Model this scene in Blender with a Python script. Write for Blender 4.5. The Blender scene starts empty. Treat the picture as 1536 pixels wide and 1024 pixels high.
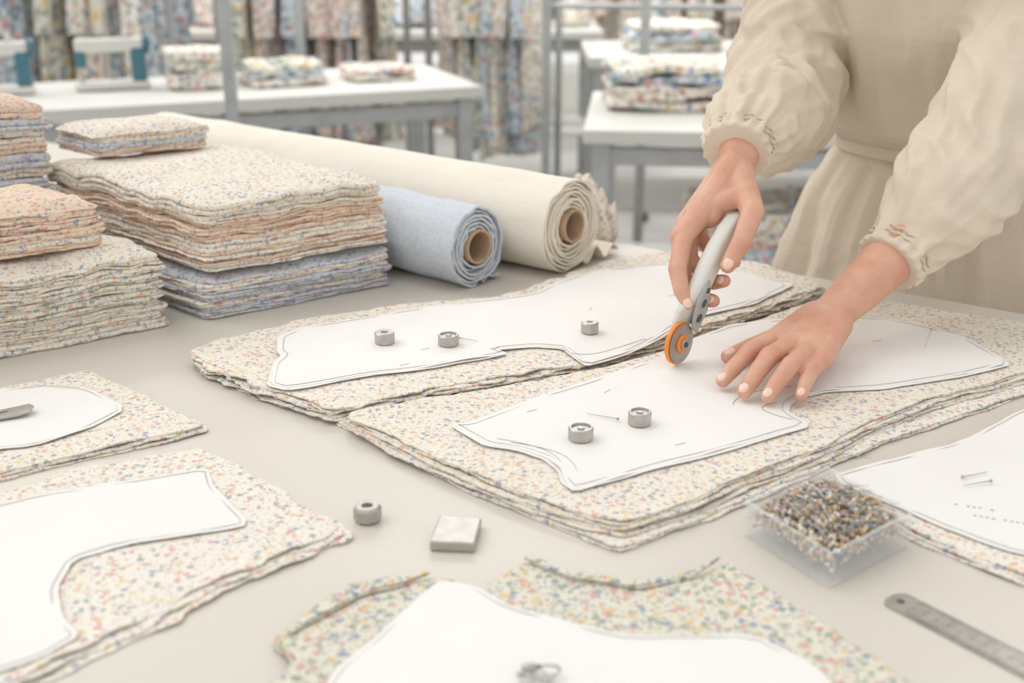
import bpy, bmesh, math, random
from mathutils import Vector, Matrix, noise, kdtree, geometry
R=random.Random(7)
TAU=math.tau
def lin(c):
    c/=255.0
    return c/12.92 if c<=.04045 else ((c+.055)/1.055)**2.4
def C(r,g,b): return (lin(r),lin(g),lin(b),1)
def N3(x,y,z=0.0): return noise.noise(Vector((x,y,z)))
def N2(x,y,k,s): return noise.noise(Vector((x*k,y*k,s*7.31)))

# ------------------------------------------------------------ materials
def newmat(name):
    m=bpy.data.materials.new(name); m.use_nodes=True
    nt=m.node_tree; b=nt.nodes['Principled BSDF']
    return m,nt,b
def bump(nt,b,scale,strength,dist=.001,detail=3,stretch=None):
    tc=nt.nodes.new('ShaderNodeTexCoord'); n=nt.nodes.new('ShaderNodeTexNoise')
    n.inputs['Scale'].default_value=scale; n.inputs['Detail'].default_value=detail
    src=tc.outputs['Object']
    if stretch:
        mp=nt.nodes.new('ShaderNodeMapping'); mp.inputs['Scale'].default_value=stretch
        nt.links.new(src,mp.inputs[0]); src=mp.outputs[0]
    nt.links.new(src,n.inputs['Vector'])
    bp=nt.nodes.new('ShaderNodeBump'); bp.inputs['Strength'].default_value=strength; bp.inputs['Distance'].default_value=dist
    nt.links.new(n.outputs['Fac'],bp.inputs['Height']); nt.links.new(bp.outputs[0],b.inputs['Normal'])
    return n
def plain(name,col,rough=.6,metal=0,bs=None,var=None,alpha=None,sss=0,sheen=0,spec=None):
    m,nt,b=newmat(name)
    b.inputs['Base Color'].default_value=col; b.inputs['Roughness'].default_value=rough; b.inputs['Metallic'].default_value=metal
    if spec is not None: b.inputs['Specular IOR Level'].default_value=spec
    if sheen: b.inputs['Sheen Weight'].default_value=sheen
    if sss:
        b.inputs['Subsurface Weight'].default_value=sss; b.inputs['Subsurface Radius'].default_value=(.012,.005,.003); b.inputs['Subsurface Scale'].default_value=.6
    if alpha is not None: b.inputs['Alpha'].default_value=alpha
    if bs: bump(nt,b,*bs)
    if var:
        sc,amt=var[0],var[1]; c2=var[2] if len(var)>2 else tuple(x*(1-amt) for x in col[:3])+(1,)
        tc=nt.nodes.new('ShaderNodeTexCoord'); n=nt.nodes.new('ShaderNodeTexNoise'); n.inputs['Scale'].default_value=sc; n.inputs['Detail'].default_value=4
        nt.links.new(tc.outputs['Object'],n.inputs['Vector'])
        r=nt.nodes.new('ShaderNodeValToRGB'); r.color_ramp.elements[0].position=.35; r.color_ramp.elements[1].position=.65
        r.color_ramp.elements[0].color=c2; r.color_ramp.elements[1].color=col
        nt.links.new(n.outputs['Fac'],r.inputs[0]); nt.links.new(r.outputs[0],b.inputs['Base Color'])
    return m
def floral(name,base,pal,leaf,s1=142,s2=225,c1=.37,c2=.32,base2=None,k1=.64,k2=.46,wr=.3):
    m,nt,b=newmat(name); L=nt.links; nn=nt.nodes.new
    b.inputs['Roughness'].default_value=.9; b.inputs['Specular IOR Level'].default_value=.15
    tc=nn('ShaderNodeTexCoord')
    nz=nn('ShaderNodeTexNoise'); nz.inputs['Scale'].default_value=360; nz.inputs['Detail'].default_value=1
    L.new(tc.outputs['Object'],nz.inputs['Vector'])
    sb=nn('ShaderNodeVectorMath'); sb.operation='SUBTRACT'; sb.inputs[1].default_value=(.5,.5,.5); L.new(nz.outputs['Color'],sb.inputs[0])
    sc=nn('ShaderNodeVectorMath'); sc.operation='SCALE'; sc.inputs['Scale'].default_value=.007; L.new(sb.outputs[0],sc.inputs[0])
    ad=nn('ShaderNodeVectorMath'); ad.operation='ADD'; L.new(tc.outputs['Object'],ad.inputs[0]); L.new(sc.outputs[0],ad.inputs[1])
    def layer(scale,cut,cols):
        v=nn('ShaderNodeTexVoronoi'); v.inputs['Scale'].default_value=scale; L.new(ad.outputs[0],v.inputs['Vector'])
        r=nn('ShaderNodeValToRGB'); e=r.color_ramp.elements; e[0].position=cut-.07; e[0].color=(1,1,1,1); e[1].position=cut+.04; e[1].color=(0,0,0,1)
        L.new(v.outputs['Distance'],r.inputs[0])
        sp=nn('ShaderNodeSeparateColor'); L.new(v.outputs['Color'],sp.inputs[0])
        q=nn('ShaderNodeValToRGB'); q.color_ramp.interpolation='CONSTANT'
        n=len(cols); el=q.color_ramp.elements; el[0].color=cols[0]; el[1].position=1/n; el[1].color=cols[1]
        for i in range(2,n):
            x=el.new(i/n); x.color=cols[i]
        L.new(sp.outputs[0],q.inputs[0]); return r.outputs[0],q.outputs[0]
    bc=nn('ShaderNodeTexNoise'); bc.inputs['Scale'].default_value=14; L.new(tc.outputs['Object'],bc.inputs['Vector'])
    m0=nn('ShaderNodeMix'); m0.data_type='RGBA'; m0.inputs[6].default_value=base; m0.inputs[7].default_value=base2 or tuple(x*.95 for x in base[:3])+(1,)
    L.new(bc.outputs['Fac'],m0.inputs[0])
    cur=m0.outputs[2]
    for scale,cut,cols,st in ((s2,c2,leaf,k2),(s1,c1,pal,k1)):
        f,c=layer(scale,cut,cols)
        mu=nn('ShaderNodeMath'); mu.operation='MULTIPLY'; mu.inputs[1].default_value=st; L.new(f,mu.inputs[0])
        mx=nn('ShaderNodeMix'); mx.data_type='RGBA'; L.new(mu.outputs[0],mx.inputs[0]); L.new(cur,mx.inputs[6]); L.new(c,mx.inputs[7]); cur=mx.outputs[2]
    L.new(cur,b.inputs['Base Color'])
    w=nn('ShaderNodeTexNoise'); w.inputs['Scale'].default_value=45; w.inputs['Detail'].default_value=6; L.new(tc.outputs['Object'],w.inputs['Vector'])
    bp=nn('ShaderNodeBump'); bp.inputs['Strength'].default_value=wr; bp.inputs['Distance'].default_value=.005
    L.new(w.outputs['Fac'],bp.inputs['Height']); L.new(bp.outputs[0],b.inputs['Normal'])
    return m
pink=C(212,146,144); blue=C(112,134,168); yel=C(222,184,118); grn=C(140,152,130); lav=C(165,150,175); gry=C(138,146,154); red=C(198,120,112)
F_cream=floral('floral_cream_cotton',C(235,228,215),[pink,blue,yel,lav,blue,yel,pink],[grn,gry,grn,blue])
F_white=floral('floral_white_cotton',C(236,231,220),[pink,blue,yel,pink,gry],[gry,grn,blue,pink],s1=130,c1=.36)
F_pink=floral('floral_peach_cotton',C(229,209,189),[red,blue,yel,pink],[grn,gry,red],c1=.38)
F_blue=floral('floral_blue_cotton',C(208,212,217),[blue,blue,pink,yel,lav],[gry,blue,grn],c1=.4)
F_green=floral('floral_green_cotton',C(224,220,204),[blue,yel,grn,pink],[grn,gry,blue],s1=125,c1=.42,c2=.38,k1=.68,k2=.62)
F_bg=[floral('floral_dress_a',C(242,238,228),[pink,blue,yel,grn],[grn,gry],s1=42,s2=60,c1=.42,c2=.36,k1=.8,k2=.65),
      floral('floral_dress_b',C(230,227,212),[yel,grn,blue,gry],[grn,gry],s1=34,s2=50,c1=.47,c2=.42,k1=.8,k2=.65),
      floral('floral_dress_c',C(240,228,215),[red,pink,blue,gry],[grn,blue],s1=45,s2=64,c1=.42,c2=.38,k1=.8,k2=.65),
      floral('floral_dress_d',C(218,226,230),[blue,gry,pink,C(90,130,140)],[gry,blue],s1=36,s2=55,c1=.47,c2=.4,k1=.8,k2=.65)]
M_linen=plain('cream_linen',C(220,207,189),.95,bs=(150,.3,.003,6),spec=.08,var=(14,.05))
M_paper=plain('pattern_paper',C(238,236,233),.85,bs=(28,.35,.005,5),spec=.12,var=(6,.03))
M_ink=plain('pencil_ink',C(158,156,154),.9)
M_table=plain('table_laminate',C(214,208,198),.40,var=(2.5,.05),spec=.38)
M_steel=plain('brushed_steel',C(192,189,183),.4,.85,bs=(300,.2,.0006,2,(1,1,8)),var=(90,.16))
M_galv=plain('galvanised_steel',C(190,193,194),.45,.4,var=(20,.12))
M_dark=plain('dark_slot',C(84,84,86),.5)
M_creamroll=plain('cream_cotton',C(238,231,218),.95,bs=(45,.45,.005,6),spec=.1,var=(12,.04))
M_paleblue=floral('pale_blue_cotton',C(208,215,223),[C(180,192,210),C(190,198,205)],[C(190,200,214),C(205,205,205)],k1=.5,k2=.4,wr=.6)
M_card=plain('cardboard_core',C(196,168,140),.85,var=(60,.15))
M_skin=plain('skin',C(217,173,148),.5,sss=.12,bs=(190,.4,.0012,5),var=(30,.08,C(208,151,127)))
M_nail=plain('fingernail',C(240,204,190),.22)
M_orange=plain('orange_plastic',C(236,140,48),.35)
M_handle=plain('cutter_white_plastic',C(214,213,206),.35)
M_handle2=plain('cutter_grey_plastic',C(172,173,170),.4)
M_wall=plain('painted_wall',C(232,230,225),.8,var=(1.2,.04))
M_floor=plain('polished_concrete',C(186,184,180),.4,var=(2.2,.16,C(158,157,154)))
M_teal=plain('teal_enamel',C(70,118,132),.35)
M_white=plain('white_enamel',C(216,215,210),.4)
M_hair=plain('dark_brown_hair',C(62,44,36),.5,bs=(40,.6,.004,4,(1,1,.1)))
M_eye=plain('eye_white',C(235,232,228),.2); M_iris=plain('iris_brown',C(70,45,30),.2); M_lip=plain('lips',C(190,105,98),.4)
M_shoe=plain('canvas_shoe',C(225,222,215),.8)
M_clear=plain('clear_plastic',(.93,.95,.95,1),.08,alpha=.19)
M_glass=plain('window_glass',(1,1,1,1),.05,alpha=.08)
def fillpanelmat():
    m,nt,b=newmat('fill_panel_diffuser'); b.inputs['Emission Color'].default_value=(1,.98,.95,1); b.inputs['Emission Strength'].default_value=3; return m  # glowing face of the added fill panels
M_fillpanel=fillpanelmat()

# ------------------------------------------------------------ mesh builder
COL=bpy.context.scene.collection
class MB:
    def __init__(s): s.v=[];s.f=[];s.m=[];s.mats=[]
    def mi(s,mat):
        if mat not in s.mats: s.mats.append(mat)
        return s.mats.index(mat)
    def add(s,vs,fs,mat):
        o=len(s.v); i=s.mi(mat); s.v+=[tuple(v) for v in vs]
        for f in fs: s.f.append([o+k for k in f]); s.m.append(i)
    def obj(s,name,parent=None,smooth=True,bevel=0,angle=40,recalc=True):
        me=bpy.data.meshes.new(name)
        me.from_pydata(s.v,[],s.f)
        for m in s.mats: me.materials.append(m)
        me.polygons.foreach_set('material_index',s.m)
        if recalc:
            bm=bmesh.new(); bm.from_mesh(me); bmesh.ops.recalc_face_normals(bm,faces=bm.faces); bm.to_mesh(me); bm.free()
        if smooth:
            me.polygons.foreach_set('use_smooth',[True]*len(me.polygons))
            try: me.set_sharp_from_angle(angle=math.radians(angle))
            except Exception: pass
        o=bpy.data.objects.new(name,me); COL.objects.link(o)
        if parent: o.parent=parent
        if bevel:
            b=o.modifiers.new('bevel','BEVEL'); b.width=bevel; b.segments=2; b.limit_method='ANGLE'; b.angle_limit=math.radians(50)
        return o
def empty(name):
    e=bpy.data.objects.new(name,None); e.empty_display_size=.05; COL.objects.link(e); return e
def box(mb,c,size,mat,rz=0,M=None):
    hx,hy,hz=[k/2 for k in size]
    vs=[Vector((x,y,z)) for x in(-hx,hx) for y in(-hy,hy) for z in(-hz,hz)]
    if M is None: M=Matrix.Rotation(rz,3,'Z')
    c=Vector(c); vs=[c+M@v for v in vs]
    mb.add(vs,[(0,1,3,2),(4,6,7,5),(0,4,5,1),(2,3,7,6),(0,2,6,4),(1,5,7,3)],mat)
def frame(d):
    d=d.normalized(); u=Vector((0,0,1)) if abs(d.z)<.9 else Vector((1,0,0))
    x=u.cross(d).normalized(); return x,d.cross(x).normalized(),d
def rings(mb,rs,mat,cap=True,closed=False):
    n=len(rs[0]); vs=[p for r in rs for p in r]; fs=[]
    k=len(rs)
    for i in range(k if closed else k-1):
        a=i*n; b=((i+1)%k)*n
        for j in range(n):
            j2=(j+1)%n; fs.append((a+j,a+j2,b+j2,b+j))
    if cap and not closed: fs.append(tuple(range(n))[::-1]); fs.append(tuple(range((k-1)*n,k*n)))
    mb.add(vs,fs,mat)
def cyl(mb,p1,p2,r1,mat,r2=None,n=16,cap=True):
    p1=Vector(p1);p2=Vector(p2); r2=r1 if r2 is None else r2
    x,y,d=frame(p2-p1)
    rings(mb,[[p+(x*math.cos(TAU*j/n)+y*math.sin(TAU*j/n))*r for j in range(n)] for p,r in((p1,r1),(p2,r2))],mat,cap)
def rcone(mb,p1,r1,p2,r2,mat,n=14):
    p1=Vector(p1);p2=Vector(p2); x,y,d=frame(p2-p1); rs=[]
    for k in range(1,5):
        a=math.pi/2*k/4; rs.append((p1-d*r1*math.cos(a),r1*math.sin(a)))
    for k in range(0,4):
        a=math.pi/2*k/4; rs.append((p2+d*r2*math.sin(a),r2*math.cos(a)))
    rings(mb,[[p+(x*math.cos(TAU*j/n)+y*math.sin(TAU*j/n))*max(r,1e-4) for j in range(n)] for p,r in rs],mat)
def ellipsoid(mb,c,r,mat,M=None,nu=20,nv=12):
    c=Vector(c); M=M or Matrix.Identity(3); rs=[]
    for i in range(1,nv):
        a=math.pi*i/nv
        rs.append([c+M@Vector((r[0]*math.sin(a)*math.cos(TAU*j/nu),r[1]*math.sin(a)*math.sin(TAU*j/nu),r[2]*math.cos(a))) for j in range(nu)])
    rings(mb,rs,mat)
def lathe(mb,c,prof,mat,n=28,M=None,closed=False):
    c=Vector(c); M=M or Matrix.Identity(3)
    rings(mb,[[c+M@Vector((r*math.cos(TAU*j/n),r*math.sin(TAU*j/n),z)) for j in range(n)] for r,z in prof],mat,cap=not closed,closed=closed)
def mm(s): return [(float(a.split(',')[0])/1000,float(a.split(',')[1])/1000) for a in s.split()]
def chaikin(p,it=2,q=.2,closed=True):
    for _ in range(it):
        o=[]; n=len(p)
        for i in range(n if closed else n-1):
            a=p[i];b=p[(i+1)%n]
            o.append((a[0]+(b[0]-a[0])*q,a[1]+(b[1]-a[1])*q)); o.append((b[0]+(a[0]-b[0])*q,b[1]+(a[1]-b[1])*q))
        p=o
    return p
def resample(p,step,closed=True):
    o=[]; n=len(p)
    for i in range(n if closed else n-1):
        a=Vector(p[i]);b=Vector(p[(i+1)%n]); k=max(1,int(round((b-a).length/step)))
        for j in range(k): o.append(tuple(a.lerp(b,j/k)))
    if not closed: o.append(tuple(p[-1]))
    q=[o[0]]
    for x in o[1:]:
        if (Vector(x)-Vector(q[-1])).length>step*.35: q.append(x)
    return q
def area(p): return sum(p[i][0]*p[(i+1)%len(p)][1]-p[(i+1)%len(p)][0]*p[i][1] for i in range(len(p)))/2
def offset(p,fn):
    s=1 if area(p)>0 else -1; n=len(p); o=[]
    for i in range(n):
        t=Vector(p[(i+1)%n])-Vector(p[i-1])
        if t.length<1e-9: t=Vector((1,0))
        t.normalize(); nx,ny=t.y*s,-t.x*s; k=fn(p[i][0],p[i][1]) if callable(fn) else fn
        o.append((p[i][0]+nx*k,p[i][1]+ny*k))
    return o
def inside(x,y,p):
    c=False; n=len(p); j=n-1
    for i in range(n):
        if (p[i][1]>y)!=(p[j][1]>y) and x<(p[j][0]-p[i][0])*(y-p[i][1])/(p[j][1]-p[i][1])+p[i][0]: c=not c
        j=i
    return c
def und(x,y): return .0018*N2(x,y,7,1)+.0010*N2(x,y,19,2)
def sheet(mb,outline,z0,z1,mat,frill=.002,seed=1,grid=.016,zr=.001,step=.008,fk=22,extra=None,sm=2,sq=.2,fray=0):
    base=chaikin(outline,sm,sq) if sm else outline
    if fray: step=.004
    p=resample(base,step)
    p=offset(p,lambda x,y: frill*2*N2(x,y,fk,seed)+frill*.6*N2(x,y,fk*3,seed+3)+fray*N2(x,y,170,seed))
    kd=kdtree.KDTree(len(p))
    for i,q in enumerate(p): kd.insert((q[0],q[1],0),i)
    kd.balance()
    xs=[q[0] for q in p]; ys=[q[1] for q in p]; ins=[]
    x=min(xs); rr=random.Random(seed)
    while x<max(xs):
        y=min(ys)
        while y<max(ys):
            a=x+rr.uniform(-.2,.2)*grid; b=y+rr.uniform(-.2,.2)*grid
            if inside(a,b,base) and kd.find((a,b,0))[2]>grid*.5: ins.append((a,b))
            y+=grid
        x+=grid
    vs=[Vector(q) for q in p]+[Vector(q) for q in ins]
    V,E,F,_,_,_=geometry.delaunay_2d_cdt(vs,[],[list(range(len(p)))],1,1e-6)
    def zz(a,b,top):
        d=kd.find((a,b,0))[2]; e=max(0,1-d/.02)
        r=zr*2*N2(a,b,24,seed+9)*e
        z=(z1 if top else z0)+und(a,b)+r
        if extra: z+=extra(a,b)
        return z
    n=len(V)
    top=[(v.x,v.y,zz(v.x,v.y,1)) for v in V]
    fs=[list(f) for f in F]
    de=set()
    for f in fs:
        for i in range(len(f)): de.add((f[i],f[(i+1)%len(f)]))
    bnd=[(a,b) for a,b in de if (b,a) not in de]
    idx={}; bot=[]
    for a,b in bnd:
        for k in(a,b):
            if k not in idx:
                idx[k]=n+len(bot); q=top[k]; bot.append((q[0],q[1],max(.9004,q[2]-(z1-z0))))
    for a,b in bnd: fs.append([b,a,idx[a],idx[b]])
    top=[(a,b,max(.9010,c)) for a,b,c in top]
    mb.add(top+bot,fs,mat)
def tube(mb,pts,r,mat,n=5,closed=False):
    rs=[]; k=len(pts)
    for i in range(k):
        a=Vector(pts[i-1] if (i or closed) else pts[0]); b=Vector(pts[(i+1)%k] if (i<k-1 or closed) else pts[-1])
        d=b-a
        if d.length<1e-9: d=Vector((1,0,0))
        x,y,_=frame(d); rr=r(i/(k-1)) if callable(r) else r
        rs.append([Vector(pts[i])+(x*math.cos(TAU*j/n)+y*math.sin(TAU*j/n))*rr for j in range(n)])
    rings(mb,rs,mat,cap=not closed,closed=closed)
PQ=(1,.14)
def ink(mb,poly,zb,inset=.0045,r=.00028):
    p=resample(chaikin(poly,*PQ),.008); p=offset(p,lambda x,y:-inset-.0012*N2(x,y,12,3))
    tube(mb,[(a,b,zb+und(a,b)+.0002) for a,b in p],r,M_ink,4,True)

# ------------------------------------------------------------ cutting table
n_=Vector((.579,.816,0)); e_=Vector((.816,-.579,0))
P1=Vector((1.12,1.170,0)); P2=Vector((-1.25,2.851,0)); P3=P2-n_*1.4; P4=P1-n_*1.4
tab=empty('cutting_table')
mb=MB(); mb.add([p+Vector((0,0,z)) for z in(.862,.9) for p in(P1,P2,P3,P4)],[(0,1,2,3),(4,7,6,5),(0,4,5,1),(1,5,6,2),(2,6,7,3),(3,7,4,0)],M_table)
mb.obj('tabletop',tab,smooth=False,bevel=.004)
mb=MB(); cc=(P1+P2+P3+P4)/4; rz=math.atan2(e_.y,e_.x)
for p in(P1,P2,P3,P4):
    q=p.lerp(cc,.09); box(mb,(q.x,q.y,.43),(.06,.06,.86),M_galv,rz)
for a,b in((P1,P2),(P2,P3),(P3,P4),(P4,P1)):
    a=a.lerp(cc,.09);b=b.lerp(cc,.09); m=(a+b)/2; d=b-a
    box(mb,(m.x,m.y,.81),(d.length,.03,.07),M_galv,math.atan2(d.y,d.x))
    box(mb,(m.x,m.y,.2),(d.length,.03,.04),M_galv,math.atan2(d.y,d.x))
mb.obj('table_legs',tab,smooth=False,bevel=.003)

# ------------------------------------------------------------ fabric piles
A=mm('-374,1306 -349,1349 -301,1393 -243,1439 -178,1466 -112,1493 -60,1508 -7,1528 29,1564 97,1648 159,1707 232,1740 301,1732 369,1671 433,1564 349,1485 239,1393 166,1326 88,1260 24,1232 -49,1197 -117,1163 -186,1128 -237,1167 -288,1208 -333,1246 -363,1277')
Bt=mm('-177,1117 -116,1152 -48,1185 83,1249 181,1322 301,1420 423,1524 542,1468 637,1414 747,1360 724,1313 563,1228 438,1152 350,1084 304,1035 217,974 137,910 92,885 63,896 -5,945 -93,1027')
B2=mm('-184,1134 -94,1036 -5,945 86,868 168,923 266,1000 370,1081 554,1202 711,1282 740,1350 423,1515 181,1322')
Cp=mm('-276,1345 -257,1374 -205,1406 -125,1446 -24,1490 28,1515 75,1580 124,1624 222,1658 312,1624 382,1560 311,1473 218,1419 176,1345 131,1288 83,1250 60,1306 25,1313 -20,1300 -6,1288 -80,1250 -152,1222 -240,1183 -260,1196 -266,1256 -260,1285 -269,1299')
Dp=mm('-58,1090 -40,1094 -32,1102 22,1151 80,1197 168,1272 215,1339 271,1388 394,1426 480,1406 539,1339 558,1257 489,1221 400,1187 333,1176 300,1160 284,1140 278,1119 294,1086 209,1034 129,992 55,947 46,965 44,988 32,1012 10,1030 -24,1043 -44,1070')
mb=MB()
for i in range(7):
    last=i==6
    sheet(mb,offset(resample(A,.05),R.uniform(-.007,.004)),.9006+i*.0023,.9024+i*.0023,F_cream if i!=2 else F_white,frill=.0045,seed=11+i,grid=.014 if last else .06,zr=.0020,fk=34,sq=.12,fray=.0022)
mb.obj('floral_fabric_layers')
mb=MB()
for i in range(2): sheet(mb,offset(resample(B2,.05),-.002*i),.9006+i*.0026,.9026+i*.0026,F_white,frill=.002,seed=31+i,grid=.05,zr=.0008,sq=.1,fray=.0015)
for i in range(5):
    last=i==4
    def ridge(x,y):
        # soft raised fold running beside the other pile
        d=abs((x+.177)*(-.56)+(y-1.117)*.83); return .004*math.exp(-(d/.02)**2)
    sheet(mb,offset(resample(Bt,.05),-.0018*i+R.uniform(-.003,.003)),.9056+i*.0023,.9074+i*.0023,F_cream,frill=.002,seed=41+i,grid=.014 if last else .06,zr=.0010,extra=ridge if last else None,sq=.12,fray=.0015)
mb.obj('floral_fabric_layers')
def paper(poly,z,th=.0008,double=False):
    mb=MB()
    if double: sheet(mb,offset(resample(poly,.04),.0030),z-th,z,M_paper,frill=.0008,seed=5,grid=.03,zr=.0004,sm=PQ[0],sq=PQ[1])
    sheet(mb,poly,z,z+th,M_paper,frill=.0006,seed=6,grid=.018,zr=.0010,sm=PQ[0],sq=PQ[1])
    ink(mb,poly,z+th)
    return mb
def seamticks(mb,pts,z):
    for (x,y),a in pts:
        tube(mb,[(x+math.cos(a)*k,y+math.sin(a)*k,z+und(x,y)+.0005) for k in(-.006,.006)],.00025,M_ink,4)
def pline(m1,s,z,r=.00028):
    tube(m1,[(x,y,z+und(x,y)+.0003) for x,y in resample(chaikin(mm(s),2,.25,False),.008,False)],r,M_ink,4)
m1=paper(Cp,.9192,double=True); seamticks(m1,[((-.02,1.30),.4),((.1,1.45),1.2),((-.12,1.25),.6),((-.10,1.30),.5),((.21,1.50),.3)],.9200)
pline(m1,'55,1290 90,1275 140,1320 170,1345',.9201); m1.obj('paper_pattern')
m1=paper(Dp,.9192,double=True)
pline(m1,'-20,1052 30,1034 55,1010 62,965',.9201); pline(m1,'-35,1062 20,1040 45,1012 52,958',.9201,.00025)
pline(m1,'320,1190 260,1175 230,1150 225,1125',.9201); pline(m1,'285,1147 250,1128 262,1108 290,1090',.9201)
seamticks(m1,[((.02,1.12),.5),((.16,1.04),.5),((.10,1.17),.9),((.43,1.33),.2)],.9200)
m1.obj('paper_pattern')
E=mm('-600,1176 -562,1224 -484,1274 -399,1204 -306,1113 -342,1084 -397,1052 -473,1001 -510,974')
Ep=mm('-589,1185 -516,1220 -461,1208 -400,1149 -425,1098 -463,1058 -529,1047')
Fo=mm('-490,927 -461,971 -418,1019 -304,1067 -241,1012 -181,945 -131,897 -167,858 -203,822 -225,803 -254,761 -291,723 -341,670 -365,646')
Fp=mm('-474,919 -419,957 -344,983 -282,1008 -268,970 -220,902 -260,884 -320,864 -350,841 -349,801 -333,764 -310,738 -328,710 -372,683')
G=mm('-185,648 -152,707 -174,739 -128,806 -59,826 -27,809 12,849 48,819 94,809 142,823 173,851 217,783 259,718 293,642')
Gp=mm('-56,812 -25,800 -4,776 40,754 87,737 174,741 208,701 226,637 -131,637 -122,693 -99,733 -74,781')
H=mm('286,994 354,1026 436,1063 531,1145 700,1259 820,1100 464,775 400,817 335,886 311,939')
Hp=mm('288,992 354,1027 436,1065 534,1152 696,1251 800,1100 492,832 411,848 357,903')
def pile(o,n,mat,seed,frill=.002,t=.0025,fk=22,step=-.0035,extra=None):
    mb=MB()
    for i in range(n):
        sheet(mb,offset(resample(o,.05),step*i),.9006+i*t,.9005+(i+1)*t-.0004,mat,frill=frill,seed=seed+i,grid=.014 if i==n-1 else .06,zr=.0013,fk=fk,sq=.12,extra=extra if i==n-1 else None,fray=.0018)
    return mb
pile(E,3,F_cream,60,.0015).obj('floral_fabric_layers'); paper(Ep,.9092).obj('paper_pattern')
pile(Fo,3,F_white,70,.0035,fk=34,step=-.007).obj('floral_fabric_layers'); paper(Fp,.9092).obj('paper_pattern')
pile(G,3,F_green,80,.002,fk=26).obj('floral_fabric_layers'); paper(Gp,.9092).obj('paper_pattern')
pile(H,3,F_white,90,.0015).obj('floral_fabric_layers')
m1=paper(Hp,.9092)
for k,(x0,y0,n) in enumerate(((.386,.935,9),(.395,.915,14))):
    for i in range(n):
        x=x0+i*.005*.9; y=y0-i*.005*.35
        if R.random()<.15: continue
        tube(m1,[(x,y,.9105+und(x,y)),(x+.0022,y-.0012+R.uniform(-.0015,.0015),.9105+und(x,y))],.0004,M_ink,4)
m1.obj('paper_pattern')
mb=MB()
for s in ('12,849 48,819 94,809 142,823 172,849 175,843 141,814 93,800 47,810 9,842','-126,804 -60,826 -54,820 -114,792 -162,734 -170,740'):
    for k in range(2): sheet(mb,offset(resample(mm(s),.03),-.001*k),.9092+k*.0014,.9103+k*.0014,F_green,frill=.0006,seed=95+k,grid=.012,zr=.0005,sq=.14)
mb.obj('folded_fabric_strip')

# ------------------------------------------------------------ folded stacks
def rrect(a,b,r=.018):
    pts=[]
    cs=[(a/2-r,b/2-r,0),(-a/2+r,b/2-r,1),(-a/2+r,-b/2+r,2),(a/2-r,-b/2+r,3)]
    for cx,cy,q in cs:
        for k in range(5):
            t=math.pi/2*(q+k/4); pts.append((cx+r*math.cos(t),cy+r*math.sin(t)))
    return resample(pts,.009)
def stack(name,corner,da,la,db,lb,z0,thick,mats,seed,lt=.0052,slop=.004,wave=.003):
    rr=random.Random(seed); da=Vector(da+(0,)).normalized(); db=Vector(db+(0,)).normalized()
    c=Vector(corner+(0,))+da*la/2+db*lb/2
    n=int(round(thick/lt)); mb=MB(); outline=rrect(la,lb,.011)
    cum=[0]
    for i in range(n): cum.append(cum[-1]+rr.uniform(.6,1.4))
    cum=[k/cum[-1]*thick for k in cum]
    ox=oy=0
    for i in range(n):
        zb=z0+cum[i]; t=cum[i+1]-cum[i]
        if i%2==0: ox,oy=rr.uniform(-slop,slop),rr.uniform(-slop,slop)
        sx=1+rr.uniform(-.020,.006); sy=1+rr.uniform(-.020,.006)
        mat=mats[min(len(mats)-1,int(i/n*len(mats)))]
        if callable(mat): mat=mat(i)
        rs=[]; top=(i==n-1)
        def pt(x,y,z,out):
            d=Vector((x,y)); l=d.length or 1
            w=c+da*(x+ox+out*x/l)+db*(y+oy+out*y/l)
            hz=(zb-z0)/max(thick,.001)
            em=max(abs(x)/(la/2),abs(y)/(lb/2)); ed=max(0,(em-.45)/.55)
            zw=wave*(N3(w.x*9,w.y*9,seed)+.9*N3(w.x*24,w.y*24,seed+zb*9)*ed)*(.25+hz)
            zw+=(.0020*N3(w.x*45,w.y*45,i*3.1)+.0010*N3(w.x*90,w.y*90,i*2.1))*ed
            zw-=.012*hz*max(0,em)**5
            return (w.x,w.y,max(z0+.0003,z+zw))
        jit=[.005*N3(x*14,y*14,seed+i*.9)+.004*N3(x*60,y*60,i*5.3)+.002*N3(x*140,y*140,i*2.3) for x,y in outline]
        for (f,zz) in ((-.004,.0),(-.0012,.12),(.0004,.5),(-.0012,.88),(-.004,1.0)):
            rs.append([pt(x*sx,y*sy,zb+t*zz*.97,f+j) for (x,y),j in zip(outline,jit)])
        if top:
            for q in(.95,.90,.84,.77,.68,.56,.44,.3,.15,.03):
                rs.append([pt(x*sx*q,y*sy*q,zb+t,-.004*q+j*q) for (x,y),j in zip(outline,jit)])
        rings(mb,rs,mat)
    return mb.obj(name)
dB=(-.74,.67); dA=(-.82,-.57)
alt=lambda *ms: (lambda i: ms[(i//2)%len(ms)])
stack('folded_fabric_stack',(-.390,1.456),(.816,.578),.272,dB,.40,.9004,.060,[alt(F_blue,F_blue,F_white)],3,lt=.0046)
stack('folded_fabric_stack',(-.388,1.462),(.816,.578),.264,dB,.39,.9614,.100,[alt(F_white,F_pink),alt(F_pink,F_cream),F_pink,F_cream],4,lt=.0055,wave=.005)
stack('folded_fabric_stack',(-.590,1.700),(.816,.578),.17,(-.75,.66),.12,1.062,.042,[alt(F_pink,F_blue),F_cream],5,lt=.006,wave=.003,slop=.004)
stack('folded_fabric_stack',(-.432,1.435),dA,.31,dB,.25,.9004,.108,[alt(F_white,F_cream),alt(F_green,F_white),F_cream],6,lt=.0058,wave=.005)
stack('folded_fabric_stack',(-.498,1.428),dA,.24,dB,.16,1.0090,.062,[alt(F_pink,F_cream),F_pink],7,lt=.0050,wave=.005)
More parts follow.
